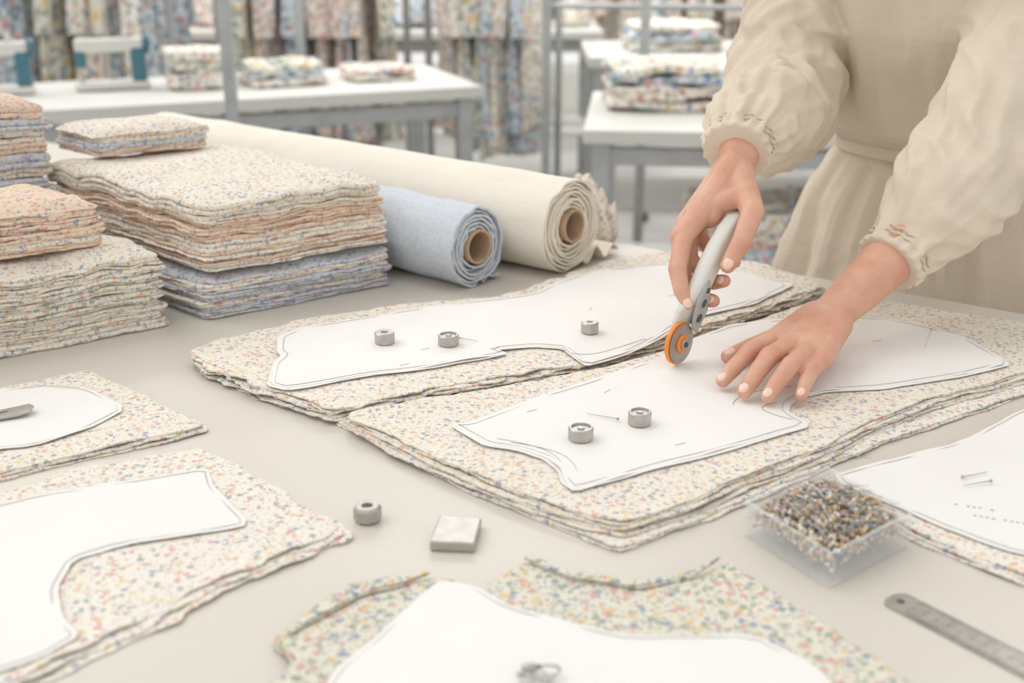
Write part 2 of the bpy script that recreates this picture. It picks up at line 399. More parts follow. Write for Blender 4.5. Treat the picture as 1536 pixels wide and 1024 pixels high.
stack('folded_fabric_stack',(-.650,1.685),dA,.28,dB,.22,.9004,.255,[alt(F_pink,F_white),alt(F_cream,F_blue),alt(F_blue,F_pink,F_white)],8,lt=.009,wave=.005,slop=.006)

# ------------------------------------------------------------ fabric rolls
def roll(name,near,far,Rr,core,turns,mat,seed,tail=.05,hump=.010):
    e=empty(name); near=Vector(near);far=Vector(far); ax=(far-near); Ln=ax.length; ax.normalize()
    side=ax.cross(Vector((0,0,1))).normalized()
    up=Vector((0,0,1))
    n=44; pitch=(Rr-core-.002)/turns; prof=[]
    T=int(turns*n)
    for i in range(T+1):
        a=-math.pi/2-(T-i)*TAU/n
        r=core+.002+pitch*i/n
        k=min(1,i/n)
        wob=1+k*(.04*N3(math.cos(a)*1.3,math.sin(a)*1.3,seed+i*.004)+.03*N3(math.cos(a)*3,math.sin(a)*3,seed+i*.012)+.014*N3(i*.35,seed,0))
        prof.append((r*math.cos(a)*wob,r*math.sin(a)*wob,math.cos(a),math.sin(a),pitch*.66))
    if tail:
        for k in range(1,17):
            t=k/16
            prof.append((prof[T][0]+tail*t,-Rr+.002+hump*math.sin(t*9)**2*(1-.3*t),0,-1,.0025))
    segs=18; mb=MB(); vs=[];fs=[]
    K=len(prof)
    for s in range(segs+1):
        t=s/segs
        for i,(x,y,cx,cy,th) in enumerate(prof):
            for q in(0,1):
                j=.011*N3(i*.05,seed,s and 9)+.004*N3(i*.4,seed+4,0)
                l=t*Ln+(j if s in(0,segs) else 0)
                sag=.003*N3(t*8,math.atan2(y,x)*1.6,seed)+.0015*N3(t*22,math.atan2(y,x)*5,seed) if i>K-62 else 0
                if i>K-16: sag=.012*N3(t*14,i*.3,seed)
                px=x-cx*th*q+cx*sag; py=y-cy*th*q+cy*sag
                p=near+ax*l+side*px+up*py
                vs.append((p.x,p.y,max(.9008,p.z)))
    W=2*K; lim=K-n-22
    for s in range(segs):
        for i in range(K-1):
            a=s*W+2*i; b=a+W
            if i>lim or s in(0,segs-1):
                fs.append((a,a+2,b+2,b)); fs.append((a+1,b+1,b+3,a+3))
    for s in(0,segs):
        for i in range(K-1):
            a=s*W+2*i; fs.append((a,a+1,a+3,a+2))
    mb.add(vs,fs,mat)
    mb.obj('rolled_fabric',e,angle=60,recalc=False)
    mb=MB(); M=Matrix((side,ax.cross(side),ax)).transposed()
    lathe(mb,near-ax*.006,[(core,0),(core,Ln+.008),(core-.0035,Ln+.008),(core-.0035,0)],M_card,28,M,closed=True)
    mb.obj('cardboard_core',e)
roll('fabric_roll',(.085,1.675,.9705),(-.66,2.27,.9705),.069,.0245,8,M_creamroll,2,tail=.12,hump=.024)
roll('fabric_roll',(-.049,1.606,.9590),(-.425,1.945,.9590),.0570,.0245,6,M_paleblue,5,tail=.050,hump=.008)
def heap(name,c,size,mat,seed,rz=0,obj=True,mb=None):
    m=mb or MB(); n=64; k=20; rs=[]
    Mz=Matrix.Rotation(rz,3,'Z')
    for i in range(k+1):
        t=i/k; r=(1-t**1.6); ring=[]
        for j in range(n):
            a=TAU*j/n; w=1+.28*N3(math.cos(a)*2,math.sin(a)*2,seed)+.16*N3(math.cos(a)*6,math.sin(a)*6,seed+t*2)
            x=size[0]*r*w*math.cos(a); y=size[1]*r*w*math.sin(a)
            h=size[2]*(t**.8)*(1+.5*N3(x*3/size[0],y*3/size[1],seed+2))
            h+=size[2]*.55*abs(N3(x/size[0]*2.5,y/size[1]*2.5,seed+5))*math.sin(math.pi*min(1,t+.15))
            ring.append(Vector(c)+Mz@Vector((x,y,max(0,h)+.0008)))
        rs.append(ring)
    rings(m,rs,mat)
    if obj: return m.obj(name,angle=180)
heap('crumpled_cloth',(.112,1.868,.9),(.060,.018,.10),F_white,3,rz=-.62)

# ------------------------------------------------------------ small metal things
def weight(name,x,y,z,r=.0118,h=.0135,kind=0):
    e=MB()
    if kind==0: prof=[(.001,0),(r-.001,0),(r,.001),(r,h-.0012),(r-.0012,h),(r*.36,h),(r*.32,h-.001),(r*.28,h-.004),(.001,h-.004)]
    else: prof=[(.001,0),(r-.001,0),(r,.001),(r,h-.0012),(r-.001,h),(r*.78,h),(r*.74,h-.002),(r*.3,h-.002),(r*.26,h-.0005),(.001,h-.0005)]
    lathe(e,(x,y,z),prof,M_steel,36); return e.obj(name,angle=35)
for (x,y,k,r) in((-.149,1.322,0,.0118),(-.074,1.315,1,.0122),(.093,1.355,0,.0105),(.066,1.052,1,.0122),(.126,1.088,1,.0115)):
    weight('pattern_weight',x,y,.9204+und(x,y),r,.0135 if r<.012 else .0125,k)
mb=MB(); rs=[]
for r,z in((.010,0),(.0122,.0015),(.0122,.012),(.0105,.0145),(.0050,.0145),(.0045,.010),(.001,.010)):
    rs.append([Vector((-.125+r*math.cos(TAU*j/8+.2),.926+r*math.sin(TAU*j/8+.2),.9003+z)) for j in range(8)])
rings(mb,rs,M_steel); mb.obj('pattern_weight',smooth=False,bevel=.0008)
mb=MB(); q=[Vector(p+(0,)) for p in mm('-68,872 -31,869 -26,914 -62,918')]
mb.add([p+Vector((0,0,z)) for z in(.9003,.9095) for p in q],[(3,2,1,0),(4,5,6,7),(0,1,5,4),(1,2,6,5),(2,3,7,6),(3,0,4,7)],M_steel); mb.obj('steel_block',smooth=False,bevel=.0015)
# flat sheet-metal marking clip, rounded at one end
mb=MB(); c0=Vector((-.520,1.128,.9112)); Mz=Matrix.Rotation(.42,3,'Z'); out=[(-.030,-.006),(-.026,-.011),(.012,-.012),(.026,-.010),(.030,0),(.026,.010),(.012,.011),(-.018,.009),(-.030,.005)]
rings(mb,[[c0+Mz@Vector((x,y,z+.004*max(0,x/.03)**2)) for x,y in out] for z in(0,.0022)],M_steel)
cyl(mb,c0+Mz@Vector((-.026,0,.004)),c0+Mz@Vector((.004,.002,.0045)),.0020,M_steel,n=8); mb.obj('metal_clip',bevel=.0006,smooth=False)
def pin(mb,p,q,mh,r=.0005,hr=.0018):
    cyl(mb,p,q,r,M_steel,r*.5,n=5,cap=False); ellipsoid(mb,p,(hr,hr,hr),mh,nu=8,nv=6)
mh=[plain('pin_head_white',C(236,232,224),.3),plain('pin_head_cream',C(224,203,165),.3),plain('pin_head_pink',C(216,168,158),.3),plain('pin_head_grey',C(105,106,108),.3),plain('pin_head_yellow',C(215,180,105),.3),plain('pin_head_blue',C(130,150,175),.3)]
for a,b in(((.486,1.312,.940),(.478,1.305,.921)),((-.062,1.332,.9225),(-.040,1.322,.9222)),((.105,1.094,.9225),(.075,1.108,.9222)),((.300,1.012,.9245),(.330,1.000,.9235)),((.410,.985,.9125),(.437,.996,.9122)),((.432,.975,.9135),(.405,.968,.9125)),((.018,.690,.916),(.03,.675,.9115)),((.006,.672,.9135),(.034,.690,.9125))):
    mb=MB(); pin(mb,a,b,mh[3] if a[1]<.8 else M_steel,.0006,.0016); mb.obj('dressmaker_pin')
mb=MB()
pts=[(.018+.012*math.cos(t)*(1+.3*math.sin(3*t)),.684+.007*math.sin(t),.9125+.003*math.sin(2*t)+.002) for t in [TAU*i/40 for i in range(40)]]
tube(mb,pts,.0011,M_steel,6,True); ellipsoid(mb,(.012,.690,.9150),(.006,.004,.0035),M_steel); mb.obj('safety_pin')

# steel ruler
rl=empty('steel_ruler'); o=Vector((.281,.793,0)); d=(Vector((.342,.712,0))-o).normalized(); w=Vector((-d.y,d.x,0))
if w.y<0: w=-w
mb=MB(); W=.027; Lr=.32; out=[]
for t in range(9):
    a=math.pi/2+math.pi*t/8
    out.append(o+w*(W/2)+d*(W/2*.5)+d*math.cos(a)*W*.5*.6+w*math.sin(a)*W/2)
out+= [o+d*Lr, o+d*Lr+w*W]
mb.add([p+Vector((0,0,z)) for z in(.9003,.9014) for p in out],[tuple(range(11))[::-1],tuple(range(11,22))]+[(i,(i+1)%11,11+(i+1)%11,11+i) for i in range(11)],M_steel)
mb.obj('blade',rl,smooth=False)
mb=MB()
for i in range(0,290):
    L=.010 if i%10==0 else (.007 if i%5==0 else .0042)
    for sd_ in(0,1):
        if sd_ and i%2: continue
        a=o+d*(.02+i*.001)+w*(.0006 if not sd_ else W-.0006-L); b=a+w*L; t=d*.00014
        mb.add([p+Vector((0,0,.9015)) for p in(a-t,a+t,b+t,b-t)],[(0,1,2,3)],M_dark)
for i in range(0,28):
    c=o+d*(.02+i*.01)+w*.0135
    for k in range(2 if i>9 else 1):
        cyl(mb,c+Vector((0,0,.9014))+d*k*.0018,c+Vector((0,0,.90155))+d*k*.0018,.0008,M_dark,n=8)
hc=o+d*.0085+w*W/2
cyl(mb,hc+Vector((0,0,.9013)),hc+Vector((0,0,.90155)),.0032,M_dark,n=20)
mb.obj('graduations',rl,smooth=False)

# pin box
pb=empty('pin_box'); q=[Vector(p+(0,)) for p in mm('196,899 246,813 330,880 279,964')]
bc=sum(q,Vector())/4; hh=.032
mb=MB()
def quadprism(mb,p,z0,z1,mat):
    mb.add([v+Vector((0,0,z)) for z in(z0,z1) for v in p],[(3,2,1,0),(4,5,6,7),(0,1,5,4),(1,2,6,5),(2,3,7,6),(3,0,4,7)],mat)
quadprism(mb,q,.9004,.9020,M_clear)
for i in range(4):
    a,b=q[i],q[(i+1)%4]; ia=a+(bc-a).normalized()*.0022; ib=b+(bc-b).normalized()*.0022
    quadprism(mb,[a,b,ib,ia],.9020,.9+hh,M_clear)
    oa=a-(bc-a).normalized()*.002; ob=b-(bc-b).normalized()*.002
    quadprism(mb,[oa,ob,ib,ia],.9+hh,.9+hh+.0014,M_clear)
mb.obj('clear_tray',pb,smooth=False)
mb=MB(); rr=random.Random(5); ux=(q[1]-q[0])/2; uy=(q[3]-q[0])/2
for i in range(1400):
    a=rr.uniform(-.9,.9); b=rr.uniform(-.9,.9)
    hmax=.020+.015*max(0,1-(a*a+b*b)*.55)
    z=.903+rr.uniform(.15,1)**.6*hmax
    p=bc+ux*a+uy*b+Vector((0,0,z)); an=rr.uniform(0,TAU); el=rr.uniform(-.45,.6); L=rr.uniform(.018,.028)
    t=p+Vector((math.cos(an)*math.cos(el),math.sin(an)*math.cos(el),-math.sin(el)))*L
    rel=t-bc
    A2=rel.dot(ux)/ux.length_squared; B2_=rel.dot(uy)/uy.length_squared
    if abs(A2)>.93 or abs(B2_)>.93: t=p+(bc+Vector((0,0,z))-p).normalized()*L*.9
    t.z=max(.9035,min(t.z,.942))
    r=.0019; mh_=(mh+[M_steel])[rr.choices(range(7),[5,7,4,3,4,1,2])[0]]
    cyl(mb,p,t,.00045,M_steel,.0003,n=4,cap=False); ellipsoid(mb,p,(r,r,r),mh_,nu=7,nv=5)
mb.obj('pins',pb)

# ------------------------------------------------------------ rotary cutter
rc=empty('rotary_cutter')
nv=Vector((.747,-.664,0)).normalized(); av=Vector((.42,.47,.776)).normalized(); av=(av-nv*av.dot(nv)).normalized(); bv=nv.cross(av).normalized()
BC=Vector((.186,1.250,.9455))
MR=Matrix((av,bv,nv)).transposed()
def LP(p,q,n=0): return BC+av*p+bv*q+nv*n
mb=MB(); lathe(mb,LP(0,0,.002),[(.001,0),(.019,0),(.0228,.0003),(.019,.0006),(.001,.0006)],M_steel,48,MR); mb.obj('blade',rc)
mb=MB()
lathe(mb,LP(0,0,-.0045),[(.012,0),(.0232,0),(.0242,.001),(.0242,.0042),(.0232,.0055),(.012,.0055)],M_orange,48,MR,closed=True)
lathe(mb,LP(0,0,.0028),[(.001,0),(.0105,0),(.0105,.0015),(.009,.0025),(.001,.0025)],M_orange,32,MR)
mb.obj('blade_guard',rc,angle=35)
mb=MB()
lathe(mb,LP(0,0,.0053),[(.001,0),(.0062,0),(.0062,.0018),(.005,.0028),(.001,.0028)],M_steel,24,MR)
lathe(mb,LP(0,0,.008),[(.0008,0),(.003,0),(.0026,.0018),(.0008,.0018)],M_dark,16,MR)
mb.obj('hub_bolt',rc,angle=35)
def interp(tab,k):
    out=[]
    for i in range(len(tab)-1):
        for j in range(k):
            t=j/k
            out.append([tab[i][m]+(tab[i+1][m]-tab[i][m])*t for m in range(len(tab[0]))])
    out.append(list(tab[-1])); return out
def grip(secs,mat,name,n=20,e=.55):
    mb=MB(); rs=[]
    for p,qc,w_,t_,nc in secs:
        ring=[]
        for j in range(n):
            a=TAU*j/n; ca,sa=math.cos(a),math.sin(a)
            ring.append(LP(p,qc+w_*math.copysign(abs(ca)**e,ca),nc+t_*math.copysign(abs(sa)**e,sa)))
        rs.append(ring)
    rings(mb,rs,mat); return mb.obj(name,rc,angle=50)
grip(interp([(-.004,.001,.006,.002,-.0080),(.004,.002,.012,.0028,-.0080),(.028,.006,.0155,.0045,-.006),(.045,.008,.0145,.0075,-.002),(.065,.010,.0120,.0095,0),(.090,.010,.0115,.0105,0),(.115,.008,.0120,.0105,0),(.140,.003,.0120,.0105,0),(.158,-.003,.0110,.0095,0),(.170,-.010,.008,.007,0),(.175,-.013,.003,.003,0)],3),M_handle,'grip')
grip(interp([(.021,-.009,.006,.002,.005),(.032,-.004,.010,.0028,.006),(.047,.004,.011,.0035,.0075),(.066,.010,.007,.003,.0095),(.075,.012,.002,.001,.010)],3),M_handle2,'side_plate')
grip(interp([(.028,-.012,.004,.004,0),(.040,-.016,.0045,.0045,0),(.052,-.016,.004,.0045,0),(.062,-.006,.003,.003,0)],3),M_handle2,'squeeze_lever')
mb=MB()
for p,q_,r1,r2,nn_ in((.034,-.001,.0050,.0034,.0100),(.050,.005,.0050,.0030,.0118),(.064,.010,.0035,.0022,.0130)):
    rs=[]
    for z in(-.002,.0006):
        rs.append([LP(p+r1*math.cos(TAU*j/20),q_+r2*math.sin(TAU*j/20),nn_+z) for j in range(20)])
    rings(mb,rs,M_dark)
mb.obj('grip_cutouts',rc)

# ------------------------------------------------------------ garment worker
wk=empty('garment_worker')
def remeshed(mb,name,vox,sm,parent,fac=.5):
    o=mb.obj(name,parent)
    r=o.modifiers.new('remesh','REMESH'); r.mode='VOXEL'; r.voxel_size=vox; r.use_smooth_shade=True
    s=o.modifiers.new('smooth','SMOOTH'); s.iterations=sm; s.factor=fac
    return o
def hand(name,wrist,pre,mcps,pips,dips,tips,thumb,rad,back,extra=()):
    mb=MB(); S=M_skin
    W=Vector(wrist)
    for i in range(len(pre)-1): rcone(mb,pre[i][0],pre[i][1],pre[i+1][0],pre[i+1][1],S,20)
    for i in range(4):
        m=Vector(mcps[i]); r=rad[i]
        side=(Vector(mcps[3])-Vector(mcps[0])).normalized()
        w2=W+side*(i-1.5)*.010
        rcone(mb,w2,.0178,m,r*1.30,S)
        if i<3:
            m2=Vector(mcps[i+1]); rcone(mb,m.lerp(w2,.08),r*1.15,m2.lerp(W,.08),rad[i+1]*1.15,S)
            mid=(m+m2)/2; rcone(mb,W,.017,mid.lerp(W,.10),.0125,S)
        rcone(mb,m,r*1.18,pips[i],r*1.06,S); rcone(mb,pips[i],r*1.12,dips[i],r*.94,S); rcone(mb,dips[i],r*.98,tips[i],r*.80,S)
    c,m,ip,tp=[Vector(t) for t in thumb]
    rcone(mb,W,.018,c,.0165,S); rcone(mb,c,.017,m,.0135,S); rcone(mb,m,.0128,ip,.0112,S); rcone(mb,ip,.0114,tp,.0088,S)
    rcone(mb,c.lerp(m,.4),.0135,Vector(mcps[0]).lerp(W,.35),.0125,S)
    for a,ra,b,rb in extra: rcone(mb,a,ra,b,rb,S)
    remeshed(mb,name,.0015,3,wk)
    nb=MB(); bk=Vector(back)
    for d_,t_,r,b_ in [(Vector(dips[i]),Vector(tips[i]),rad[i]*.80,bk) for i in range(4)]+[(ip,tp,.0088,bk)]:
        ax=(t_-d_).normalized(); u=(b_-ax*b_.dot(ax)).normalized(); s_=ax.cross(u)
        M=Matrix((ax,s_,u)).transposed()
        ellipsoid(nb,d_.lerp(t_,.95)+u*r*.72,(r*.88,r*.68,r*.40),M_nail,M,14,8)
    nb.obj(name+'_nails',wk)
hand('left_hand',(.355,1.282,.962),
 [((.50,1.39,1.065),.034),((.45,1.352,1.022),.0315),((.40,1.315,.990),.0275),((.358,1.284,.964),.0220)],
 [(.287,1.236,.955),(.300,1.213,.957),(.313,1.196,.954),(.327,1.186,.949)],
 [(.256,1.206,.953),(.271,1.182,.956),(.290,1.164,.953),(.311,1.163,.947)],
 [(.236,1.186,.942),(.252,1.158,.943),(.273,1.145,.941),(.302,1.149,.938)],
 [(.222,1.174,.9312),(.239,1.143,.9312),(.261,1.131,.9310),(.296,1.136,.9302)],
 [(.340,1.277,.952),(.304,1.274,.945),(.268,1.259,.937),(.240,1.245,.9318)],
 [.0095,.0098,.0094,.0084],(-.25,-.35,.9))
hand('right_hand',(.262,1.392,1.122),
 [((.335,1.50,1.145),.033),((.295,1.44,1.140),.0300),((.266,1.398,1.128),.0240)],
 [(.194,1.312,1.052),(.192,1.325,1.047),(.200,1.345,1.058),(.214,1.365,1.072)],
 [(.184,1.283,1.022),(.193,1.305,1.005),(.204,1.325,1.019),(.219,1.345,1.038)],
 [(.187,1.268,1.002),(.214,1.300,.981),(.229,1.309,.998),(.242,1.3185,1.018)],
 [(.194,1.261,.988),(.226,1.283,.984),(.2385,1.291,1.005),(.2515,1.302,1.0235)],
 [(.264,1.356,1.100),(.269,1.310,1.080),(.254,1.283,1.054),(.238,1.273,1.028)],
 [.0095,.0098,.0094,.0084],(-.2,-.85,.45),
 extra=[((.262,1.375,1.11),.018,(.225,1.340,1.070),.017),((.25,1.37,1.10),.018,(.21,1.335,1.068),.016)])
fw=-n_; sd=e_.copy()
def ridge1(v): return (1-2.6*abs(v))
def ell(c,a,b,folds=0,k=9,ph=0,n=120,gather=0,nz=0):
    ring=[]; c=Vector(c)
    for j in range(n):
        t=TAU*j/n; f=1+folds*math.sin(k*t+ph)+folds*.6*math.sin(19*t+ph*2+1)+gather*math.sin(34*t)
        q=c+sd*a*math.cos(t)*f+n_*b*math.sin(t)*f
        if nz:
            w=ridge1(N3(q.x*9+q.z*3,q.y*9,q.z*2.5))*nz+ridge1(N3(q.x*22,q.y*22,q.z*5+5))*nz*.4
            q+= (sd*math.cos(t)+n_*math.sin(t))*w
        ring.append(q)
    return ring
mb=MB(); rs=[]
secs=[((.70,1.79,.42),.34,.24,.09),((.695,1.79,.60),.31,.22,.08),((.69,1.785,.78),.285,.20,.06),((.685,1.78,.90),.262,.168,.045),((.675,1.778,.98),.228,.150,.03),((.66,1.77,1.04),.185,.13,.012),((.652,1.765,1.062),.168,.12,.0),((.648,1.760,1.075),.168,.12,.0),((.642,1.75,1.10),.196,.138,.012),((.628,1.735,1.16),.210,.147,.015),((.60,1.705,1.24),.207,.142,.012),((.572,1.675,1.31),.195,.12,.01),((.552,1.655,1.36),.16,.095,.0),((.542,1.645,1.395),.09,.07,0),((.54,1.642,1.41),.062,.06,0)]
for (c,a,b,f) in interp([(Vector(s[0]),s[1],s[2],s[3]) for s in secs],5): rs.append(ell(c,a,b,f,11,gather=.010 if f>.005 else 0,nz=.010 if f>.005 else 0))
rings(mb,rs,M_linen)
def sleeve(pts,rad,seed,cuffstart):
    n=96; tab=interp([tuple(p)+(r,) for p,r in zip(pts,rad)],14); rs=[]; K=len(tab)
    P=[Vector(t[:3]) for t in tab]
    for _ in range(10): P=[P[0]]+[(P[i-1]+P[i]*2+P[i+1])/4 for i in range(1,K-1)]+[P[-1]]
    rr=[t[3] for t in tab]
    for _ in range(3): rr=[rr[0]]+[(rr[i-1]+rr[i]*2+rr[i+1])/4 for i in range(1,K-1)]+[rr[-1]]
    up=Vector((0,0,1)); L=0
    for i in range(K):
        d=(P[min(i+1,K-1)]-P[max(i-1,0)]).normalized(); x=up.cross(d).normalized(); y=d.cross(x)
        if i: L+=(P[i]-P[i-1]).length
        t=i/(K-1); g=max(0,(t-cuffstart)/(1-cuffstart)); ring=[]
        for j in range(n):
            a=TAU*j/n; ca,sa=math.cos(a),math.sin(a)
            u=L*24+1.6*math.sin(a+seed)
            w1=N3(u,ca*.75+seed,sa*.75)
            w2=N3(L*11-1.3*math.sin(a+seed*2),ca*1.0+seed*3,sa*1.0)
            w3=N3(L*8,ca*3.0+seed,sa*3.0+4)
            fold=(.8-abs(w1)*3.0)*.0075+(.6-abs(w2)*2.6)*.0080
            lg=(.5-abs(w3)*2.4)*(.0035+.005*g)
            gat=math.sin(a*17+1.2*math.sin(L*30))*(.0040*g)
            k=1 if t<.93 else .1
            ring.append(P[i]+(x*ca+y*sa)*(rr[i]+(fold*(1-.7*g)+lg)*k+gat*(1 if t<.95 else .5)))
        rs.append(ring)
    rings(mb,rs,M_linen)
sleeve([(.445,1.715,1.345),(.40,1.725,1.29),(.382,1.70,1.21),(.370,1.645,1.150),(.335,1.565,1.142),(.302,1.487,1.150),(.280,1.438,1.145),(.270,1.415,1.140),(.262,1.397,1.130)],[.070,.076,.076,.075,.070,.061,.049,.038,.041],1,.55)
sleeve([(.640,1.585,1.335),(.665,1.54,1.30),(.625,1.485,1.225),(.575,1.432,1.145),(.530,1.402,1.095),(.490,1.378,1.055),(.463,1.362,1.030),(.450,1.353,1.020),(.437,1.343,1.010)],[.070,.079,.080,.077,.070,.060,.047,.038,.041],4,.55)
remeshed(mb,'dress',.0030,2,wk,.45)
mb=MB()
for c,d,r in(((.270,1.415,1.139),(-.35,-.80,-.45),.0395),((.449,1.3525,1.019),(-.72,-.55,-.48),.0393)):
    x,y,_=frame(Vector(d)); c=Vector(c)
    for off in(-.0045,.0035):
        tube(mb,[c+Vector(d).normalized()*off+(x*math.cos(a)+y*math.sin(a))*(r+.0016*math.sin(17*a)) for a in [TAU*i/76 for i in range(76)]],.0012,M_linen,5,True)
mb.obj('cuff_elastic',wk)
mb=MB(); rs=[]
for z,e in((1.058,0),(1.060,.004),(1.076,.004),(1.078,0)):
    rs.append(ell((.651,1.762,z),.171+e,.123+e,0,n=90))
rings(mb,rs,M_linen,cap=False)
k0=Vector((.651,1.762,1.068))+fw*.128+sd*.03
ellipsoid(mb,k0,(.012,.010,.009),M_linen)
for s_ in(0,1):
    pts=[k0+sd*(s_*.02*t+.005*math.sin(t*7+s_))+fw*(.055*t**.6)+Vector((0,0,-.16*t)) for t in [i/14 for i in range(15)]]
    rings(mb,[[p+sd*dx+fw*dy for dx,dy in((-.006,0),(0,.0012),(.006,0),(0,-.0012))] for p in pts],M_linen)
mb.obj('waist_tie',wk)
mb=MB()
for s_ in(-.09,.09):
    b=Vector((.70,1.79,0))+sd*s_
    rcone(mb,b+Vector((0,0,.62)),.068,b+Vector((0,0,.46)),.052,M_skin,18); rcone(mb,b+Vector((0,0,.46)),.052,b+Vector((0,0,.33)),.054,M_skin,18); rcone(mb,b+Vector((0,0,.33)),.054,b+Vector((0,0,.09)),.034,M_skin,18)
remeshed(mb,'legs',.005,4,wk)
mb=MB()
for s_ in(-.09,.09):
    b=Vector((.70,1.79,0))+sd*s_
    rs=[]
    for t,w_,h in((-.07,.018,.03),(-.06,.032,.07),(-.02,.036,.095),(.03,.040,.075),(.08,.045,.055),(.13,.042,.04),(.165,.025,.025)):
        rs.append([b+fw*t+sd*w_*math.cos(TAU*j/20)+Vector((0,0,max(.001,h*(.5+.5*math.sin(TAU*j/20))))) for j in range(20)])
    rings(mb,rs,M_shoe)
mb.obj('shoes',wk)
mb=MB(); hc_=Vector((.475,1.565,1.545)); look=(Vector((.22,1.25,1.0))-hc_).normalized()
look=(look+Vector((fw.x,fw.y,0))*.8).normalized(); hx=look.cross(Vector((0,0,1))).normalized(); hu=hx.cross(look).normalized()
MH=Matrix((hx,look,hu)).transposed(); HP=lambda x,y,z: hc_+MH@Vector((x,y,z))
rcone(mb,(.545,1.648,1.37),.058,HP(0,-.03,-.055),.050,M_skin,20)
ellipsoid(mb,HP(0,-.01,.025),(.074,.090,.090),M_skin,MH,28,18); ellipsoid(mb,HP(0,.02,-.045),(.054,.062,.066),M_skin,MH,24,14)
rcone(mb,HP(0,.086,.012),.008,HP(0,.100,-.020),.012,M_skin); rcone(mb,HP(0,.070,-.095),.014,HP(0,.060,-.098),.016,M_skin)
for s_ in(-1,1):
    ellipsoid(mb,HP(s_*.074,-.008,-.01),(.010,.018,.030),M_skin,MH,14,10); ellipsoid(mb,HP(s_*.03,.066,-.03),(.022,.018,.022),M_skin,MH,14,10)
remeshed(mb,'head',.003,4,wk)
mb=MB()
for s_ in(-1,1):
    ellipsoid(mb,HP(s_*.030,.073,.010),(.014,.009,.007),M_eye,MH); ellipsoid(mb,HP(s_*.030,.0805,.007),(.005,.003,.005),M_iris,MH,12,8)
    tube(mb,[HP(s_*(.014+.032*t),.083-.02*t*t,.030+.006*math.sin(t*3)) for t in [i/8 for i in range(9)]],.0022,M_hair,6)
ellipsoid(mb,HP(0,.080,-.055),(.022,.007,.0045),M_lip,MH); ellipsoid(mb,HP(0,.079,-.062),(.018,.007,.005),M_lip,MH)
mb.obj('face_details',wk)
mb=MB(); rs=[]
for i in range(1,14):
    a=math.pi*i/14; ring=[]
    for j in range(40):
        t=TAU*j/40; x=math.sin(a)*math.cos(t); y=math.sin(a)*math.sin(t); z=math.cos(a)
        k=1+.02*N3(x*8,y*8,z*2)
        zz=max(z,.50+.1*y) if y>.25 else max(z,-.75)
        ring.append(HP(.083*x*k,-.016+.094*(y if z>.3 or y<.25 else .25)*k,.030+.098*zz*k))
    rs.append(ring)
rings(mb,rs,M_hair); ellipsoid(mb,HP(0,-.115,.01),(.045,.038,.042),M_hair,MH); mb.obj('hair',wk)

# ------------------------------------------------------------ background workshop
def worktable(name,c,size,rz,h,mat=M_white,shelf=True,panel=False):
    e=MB(); M=Matrix.Rotation(rz,3,'Z'); c=Vector(c+(0,))
    box(e,c+Vector((0,0,h-.02)),(size[0],size[1],.04),mat,rz)
    for sx in(-1,1):
        for sy in(-1,1):
            p=c+M@Vector((sx*(size[0]/2-.05),sy*(size[1]/2-.05),0)); box(e,p+Vector((0,0,(h-.04)/2)),(.05,.05,h-.04),M_galv,rz)
        if panel: box(e,c+M@Vector((sx*(size[0]/2-.10),0,0))+Vector((0,0,(h-.04)/2)),(.03,size[1]*.8,h-.05),mat,rz)
    for sy in(-1,1): box(e,c+M@Vector((0,sy*(size[1]/2-.05),0))+Vector((0,0,h-.08)),(size[0]-.1,.03,.05),M_galv,rz)
    if shelf: box(e,c+Vector((0,0,.30)),(size[0]-.1,size[1]-.08,.025),mat,rz)
    return e.obj(name,smooth=False,bevel=.004)
def sewing_machine(c,rz,mat=M_teal,h0=.85,k=.5):
    e=empty('sewing_machine'); M=Matrix.Rotation(rz,3,'Z'); c=Vector(c+(h0+.001,))
    g=lambda x,y,z: c+M@Vector((x*k,y*k,z*k))
    B=lambda p,s,m: box(mb,g(*p),[v*k for v in s],m,rz)
    mb=MB(); B((0,0,.025),(.46,.17,.046),M_white); B((.17,0,.15),(.09,.10,.22),mat); B((0,0,.275),(.42,.085,.085),M_white); B((-.18,0,.20),(.07,.08,.12),mat)
    mb.obj('body',e,smooth=False,bevel=.009)
    mb=MB(); cyl(mb,g(.215,0,.275),g(.245,0,.275),.06*k,mat,n=24); cyl(mb,g(-.18,0,.145),g(-.18,0,.07),.006*k,M_steel,n=8); cyl(mb,g(-.18,0,.065),g(-.18,0,.05),.014*k,M_steel,n=10)
    cyl(mb,g(.10,.0,.315),g(.10,0,.37),.004,M_steel,n=6); cyl(mb,g(.10,0,.325),g(.10,0,.375),.02*k,M_white,.012*k,n=14)
    cyl(mb,g(.0,.12,.0),g(.0,.12,.48),.006,M_steel,n=6); cyl(mb,g(-.05,.12,.42),g(-.05,.12,.48),.022*k,mh[4],.012*k,n=14)
    mb.obj('fittings',e)
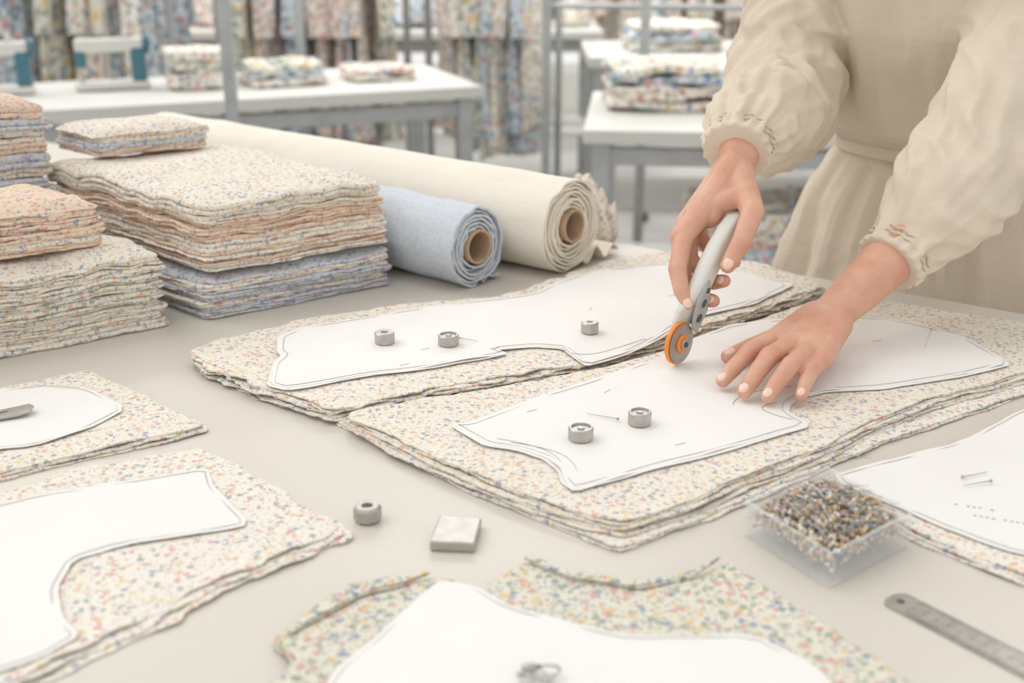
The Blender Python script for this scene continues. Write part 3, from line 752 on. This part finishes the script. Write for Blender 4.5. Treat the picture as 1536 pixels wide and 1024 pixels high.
def garment(mb,x,y,zt,length,yaw,mat,seed):
    M=Matrix.Rotation(yaw,3,'Z'); c=Vector((x,y,0)); rs=[]; n=40
    lv=[(0,.05,.02),(.015,.09,.03),(.05,.19,.04),(.09,.215,.05),(.25,.20,.05),(.45,.20,.06),(.7,.22,.07),(1.0,.24,.08)]
    for f,w_,t_ in lv:
        ring=[]
        zz=zt-(f*length if f>.1 else f)
        for j in range(n):
            a=TAU*j/n; u=w_*math.cos(a); v=t_/2*math.sin(a)
            v+=.035*f*math.sin(u*38+seed)+.02*f*N3(u*20,seed,f*2)
            ring.append(c+M@Vector((u,v,0))+Vector((0,0,zz+(.02*math.sin(u*20+seed) if f==1 else 0))))
        rs.append(ring)
    rings(mb,rs,mat)
    for s_ in(-1,1):
        pts=[c+M@Vector((s_*(.17+.05*t),.01*math.sin(seed+t*4),0))+Vector((0,0,zt-.06-.42*t)) for t in [i/6 for i in range(7)]]
        tube(mb,pts,lambda t:.045-.012*t,mat,10)
    cyl(mb,c+Vector((0,0,zt-.005)),c+Vector((0,0,zt+.05)),.003,M_steel,n=6)
def rack(a,b,zr,seed,mats,n,length=(.7,.9),yawv=.3):
    e=empty('garment_rack'); a=Vector(a+(0,));b=Vector(b+(0,)); d=(b-a).normalized(); rz=math.atan2(d.y,d.x); pr=Vector((-d.y,d.x,0)); mb=MB()
    for p in(a,b):
        cyl(mb,p+Vector((0,0,.03)),p+Vector((0,0,zr+.25)),.016,M_galv,n=12); cyl(mb,p-pr*.22+Vector((0,0,.04)),p+pr*.22+Vector((0,0,.04)),.014,M_galv,n=10)
        for s_ in(-1,1): ellipsoid(mb,p+pr*.22*s_+Vector((0,0,.025)),(.025,.025,.025),M_dark)
    cyl(mb,a+Vector((0,0,zr)),b+Vector((0,0,zr)),.012,M_galv,n=12); cyl(mb,a+Vector((0,0,.12)),b+Vector((0,0,.12)),.012,M_galv,n=12); cyl(mb,a+Vector((0,0,zr+.25)),b+Vector((0,0,zr+.25)),.012,M_galv,n=12)
    mb.obj('frame',e); rr=random.Random(seed); mb=MB(); L=(b-a).length
    for i in range(n):
        p=a+d*(.08+(L-.16)*(i+.5)/n); garment(mb,p.x,p.y,zr-.045,rr.uniform(*length),rz+math.pi/2+rr.uniform(-yawv,yawv),rr.choice(mats),rr.uniform(0,20))
    mb.obj('hanging_garments',e)
W0=F_bg
def bundle(c,s,z,mat,seed,rz=0,n=3):
    mb=MB(); rr=random.Random(seed)
    for i in range(n):
        rs=[]; a_=s[0]*rr.uniform(.88,1); b_=s[1]*rr.uniform(.88,1); o_=rrect(a_,b_,.03); M=Matrix.Rotation(rz+rr.uniform(-.12,.12),3,'Z')
        for f,q in((.96,.04),(1,.3),(1,.7),(.96,.98),(.5,1.04),(.02,1.04)):
            rs.append([Vector((c[0],c[1],z+.001))+M@Vector((px*f*(1+.08*N3(px*14,py*14,i+seed)),py*f*(1+.08*N3(px*14,py*14,i+seed+7)),0))+Vector((0,0,max(0,(i+q)*s[2]/n+.018*N3(px*9,py*9,seed+i)))) for px,py in o_])
        rings(mb,rs,mat[i%len(mat)])
    mb.obj('folded_garments')
worktable('sewing_table',(-1.00,3.95),(1.7,.62),.38,.85)
worktable('work_table',(.98,3.62),(1.5,.75),-.10,.82)
worktable('work_table',(.86,4.80),(1.15,.6),0,.88,panel=True)
worktable('sewing_table',(-2.3,6.05),(2.2,.6),.06,.85)
worktable('sewing_table',(-.35,6.4),(1.6,.6),.03,.82)
worktable('work_table',(2.75,5.5),(1.8,.8),-.05,.85)
sewing_machine((-1.28,3.90),.38); sewing_machine((-1.60,3.77),.38)
sewing_machine((-1.9,6.1),.06); sewing_machine((-2.6,6.05),.06); sewing_machine((-.9,6.38),.03,h0=.82); sewing_machine((.1,6.4),.03,h0=.82)
bundle((.50,3.78),(.42,.32,.13),.82,[W0[0],W0[2],W0[0],W0[3]],2,.1,5)
bundle((1.00,3.66),(.44,.34,.10),.82,[W0[1],W0[0]],3,-.1,4)
bundle((1.45,3.58),(.3,.34,.12),.82,[W0[2],W0[0]],33,-.1,4)
bundle((.98,3.62),(.9,.4,.24),.3125,[W0[0],W0[3],W0[2]],14,-.1,4)
bundle((-.46,4.17),(.26,.24,.04),.85,[W0[0],W0[2]],4,.35,2)
bundle((-.76,4.05),(.28,.24,.07),.85,[W0[0],W0[3],W0[1]],44,.42,3)
bundle((-1.03,3.97),(.20,.24,.12),.85,[W0[0],W0[2],W0[1]],45,.36,4)
bundle((-.55,4.13),(.5,.34,.24),.3125,[W0[0],W0[3],W0[1]],5,.4,5)
bundle((-1.10,3.91),(.5,.34,.30),.3125,[W0[2],W0[1],W0[0]],6,.4,6)
bundle((-.62,4.10),(1.1,.34,.16),.001,[W0[1],W0[3]],64,.38,3)
bundle((.62,4.80),(.36,.3,.10),.88,[W0[0],W0[1],W0[3]],46,.05,4); bundle((1.08,4.80),(.36,.3,.12),.88,[W0[2],W0[0]],47,-.05,4)
for i,(x,y,z,sx,sy,sz) in enumerate(((-2.25,6.05,.85,.13,.15,.25),(-3.0,6.0,.85,.14,.14,.28),(-1.45,6.1,.85,.13,.14,.26),(-.5,6.4,.82,.2,.15,.22),(.33,6.42,.82,.07,.12,.2),(2.3,5.5,.85,.25,.2,.22),(2.95,5.5,.85,.25,.2,.2))):
    heap('cloth_heap',(x,y,z),(sx,sy,sz),W0[i%4],20+i)
for i,(x,y,sx,sy,sz) in enumerate(((-1.95,4.30,.26,.22,.35),(1.95,4.55,.28,.25,.35),(-2.6,4.25,.26,.22,.4),(2.6,4.5,.28,.25,.35),(-.05,4.78,.20,.16,.30))):
    e=empty('fabric_bin'); mb=MB(); h=sz
    for dx,dy,wx,wy in((-sx,0,.02,2*sy),(sx,0,.02,2*sy),(0,-sy,2*sx+.02,.02),(0,sy,2*sx+.02,.02)): box(mb,(x+dx,y+dy,h/2+.01),(wx,wy,h),M_white)
    box(mb,(x,y,.012),(2*sx,2*sy,.02),M_white); mb.obj('crate',e,smooth=False)
    mb=MB(); heap('x',(x,y,h*.55),(sx*.68,sy*.68,h*.7),W0[(i+1)%4],40+i,obj=False,mb=mb); mb.obj('offcuts',e,angle=180)
rack((-.36,5.30),(.20,5.25),1.42,3,W0,10,(.82,.98))
rack((.62,5.75),(1.75,5.75),1.45,4,W0,16,(.85,1.05))
rack((-1.25,5.25),(-.45,5.28),1.42,5,[W0[1],W0[2],W0[0],W0[3]],12,(.85,1.05))
rack((-3.10,4.95),(-1.38,5.00),1.46,12,[M_creamroll,W0[0],W0[3],W0[0],W0[1]],20,(.70,.95),.9)
rack((-2.1,7.6),(.8,7.5),1.5,16,[W0[0],M_creamroll,W0[2],W0[1]],18,(.62,.95),.9)
rack((1.2,7.2),(3.3,7.2),1.5,8,W0,18,(.9,1.1))
rack((1.95,6.4),(3.2,6.4),1.45,9,W0,14,(.9,1.1))
mb=MB()
for x,y in((-.80,3.45),(-.80,4.65),(.125,4.42),(.455,4.22),(1.6,4.2)):
    box(mb,(x,y,1.2),(.032,.032,2.4),M_galv)
cyl(mb,(-.80,3.45,2.1),(-.80,4.65,2.1),.014,M_galv); cyl(mb,(.125,4.42,2.1),(.455,4.22,2.1),.014,M_galv); cyl(mb,(-.8,4.65,2.2),(.125,4.42,2.2),.014,M_galv)
cyl(mb,(.125,4.42,1.07),(1.6,4.2,1.07),.010,M_galv)
mb.obj('steel_support_frame',smooth=False)

# room shell
mb=MB(); box(mb,(0,3.5,-.05),(11,13,.1),M_floor); mb.obj('floor',smooth=False)
mb=MB(); Yb=9.0
box(mb,(0,Yb,.14),(11,.15,.28),M_wall); box(mb,(0,Yb,3.25),(11,.15,.5),M_wall)
for x in(-5.3,-3.2,-1.05,1.05,3.2,5.3): box(mb,(x,Yb,1.64),(.2,.15,2.72),M_wall)
mb.obj('wall_back',smooth=False)
k=1
for a,b in((-5.2,-3.3),(-3.1,-1.15),(-.95,.95),(1.15,3.1),(3.3,5.2)):
    e=empty('window_%d'%k); k+=1; mb=MB(); c=(a+b)/2
    for x in(a+.02,c,b-.02): box(mb,(x,Yb,1.64),(.04,.06,2.72),M_white)
    for z in(.30,1.1,1.74,2.4,2.98): box(mb,(c,Yb,z),(b-a,.05,.04),M_white)
    mb.obj('frame',e,smooth=False); mb=MB(); box(mb,(c,Yb+.01,1.64),(b-a,.006,2.7),M_glass); mb.obj('glass',e,smooth=False)
for nm,x in(('wall_left',-5.4),('wall_right',5.4)):
    mb=MB(); box(mb,(x,3.5,.45),(.15,11,.9),M_wall); box(mb,(x,3.5,3.2),(.15,11,.6),M_wall)
    for y in(-1.9,.8,3.5,6.2,8.8): box(mb,(x,y,1.9),(.15,.3,2.0),M_wall)
    mb.obj(nm,smooth=False)
mb=MB()
for y in(-1.5,.5,2.5,4.5,6.5,8.5): box(mb,(0,y,3.56),(11,.12,.12),M_white)
for x in(-5,-2.5,0,2.5,5): box(mb,(x,3.5,3.6),(.08,11,.08),M_white)
mb.obj('ceiling',smooth=False)

# ------------------------------------------------------------ light
w=bpy.data.worlds.new('world'); bpy.context.scene.world=w; w.use_nodes=True
bg=w.node_tree.nodes['Background']; bg.inputs[0].default_value=(1,.99,.97,1); bg.inputs[1].default_value=1.0
s=bpy.data.lights.new('sun','SUN'); s.energy=.95; s.angle=math.radians(40); s.color=(1,.975,.94)
so=bpy.data.objects.new('sun',s); so.rotation_euler=Vector((.85,-.25,-1.0)).to_track_quat('-Z','Y').to_euler(); COL.objects.link(so)
for i,(x,y) in enumerate(((-2.2,4.9),(0,5.1),(2.2,4.9),(-1.2,7.4),(1.2,7.4))):  # invented out-of-view panels with area lights, added to brighten the dim background
    e=empty('ceiling_fill_panel'); mb=MB(); box(mb,(x,y,3.30),(1.24,.32,.05),M_white); box(mb,(x,y,3.270),(1.18,.26,.008),M_fillpanel)
    for dx in(-.5,.5): cyl(mb,(x+dx,y,3.32),(x+dx,y,3.56),.006,M_galv,n=6)
    mb.obj('fill_panel_housing',e,smooth=False)
    l=bpy.data.lights.new('background_fill','AREA'); l.shape='RECTANGLE'; l.size=1.18; l.size_y=.26; l.energy=28; l.color=(1,.99,.97)
    lo=bpy.data.objects.new('background_fill',l); lo.location=(x,y,3.25); COL.objects.link(lo); lo.parent=e

cam=bpy.data.cameras.new('camera'); co=bpy.data.objects.new('camera',cam); COL.objects.link(co)
co.location=(0,0,1.4); co.rotation_euler=(math.radians(90-19.9),0,0); cam.sensor_width=36; cam.lens=1800/1536*36
cam.dof.use_dof=True; cam.dof.focus_distance=1.30; cam.dof.aperture_fstop=4.0; cam.clip_start=.05
bpy.context.scene.camera=co
bpy.context.scene.view_settings.view_transform='Standard'
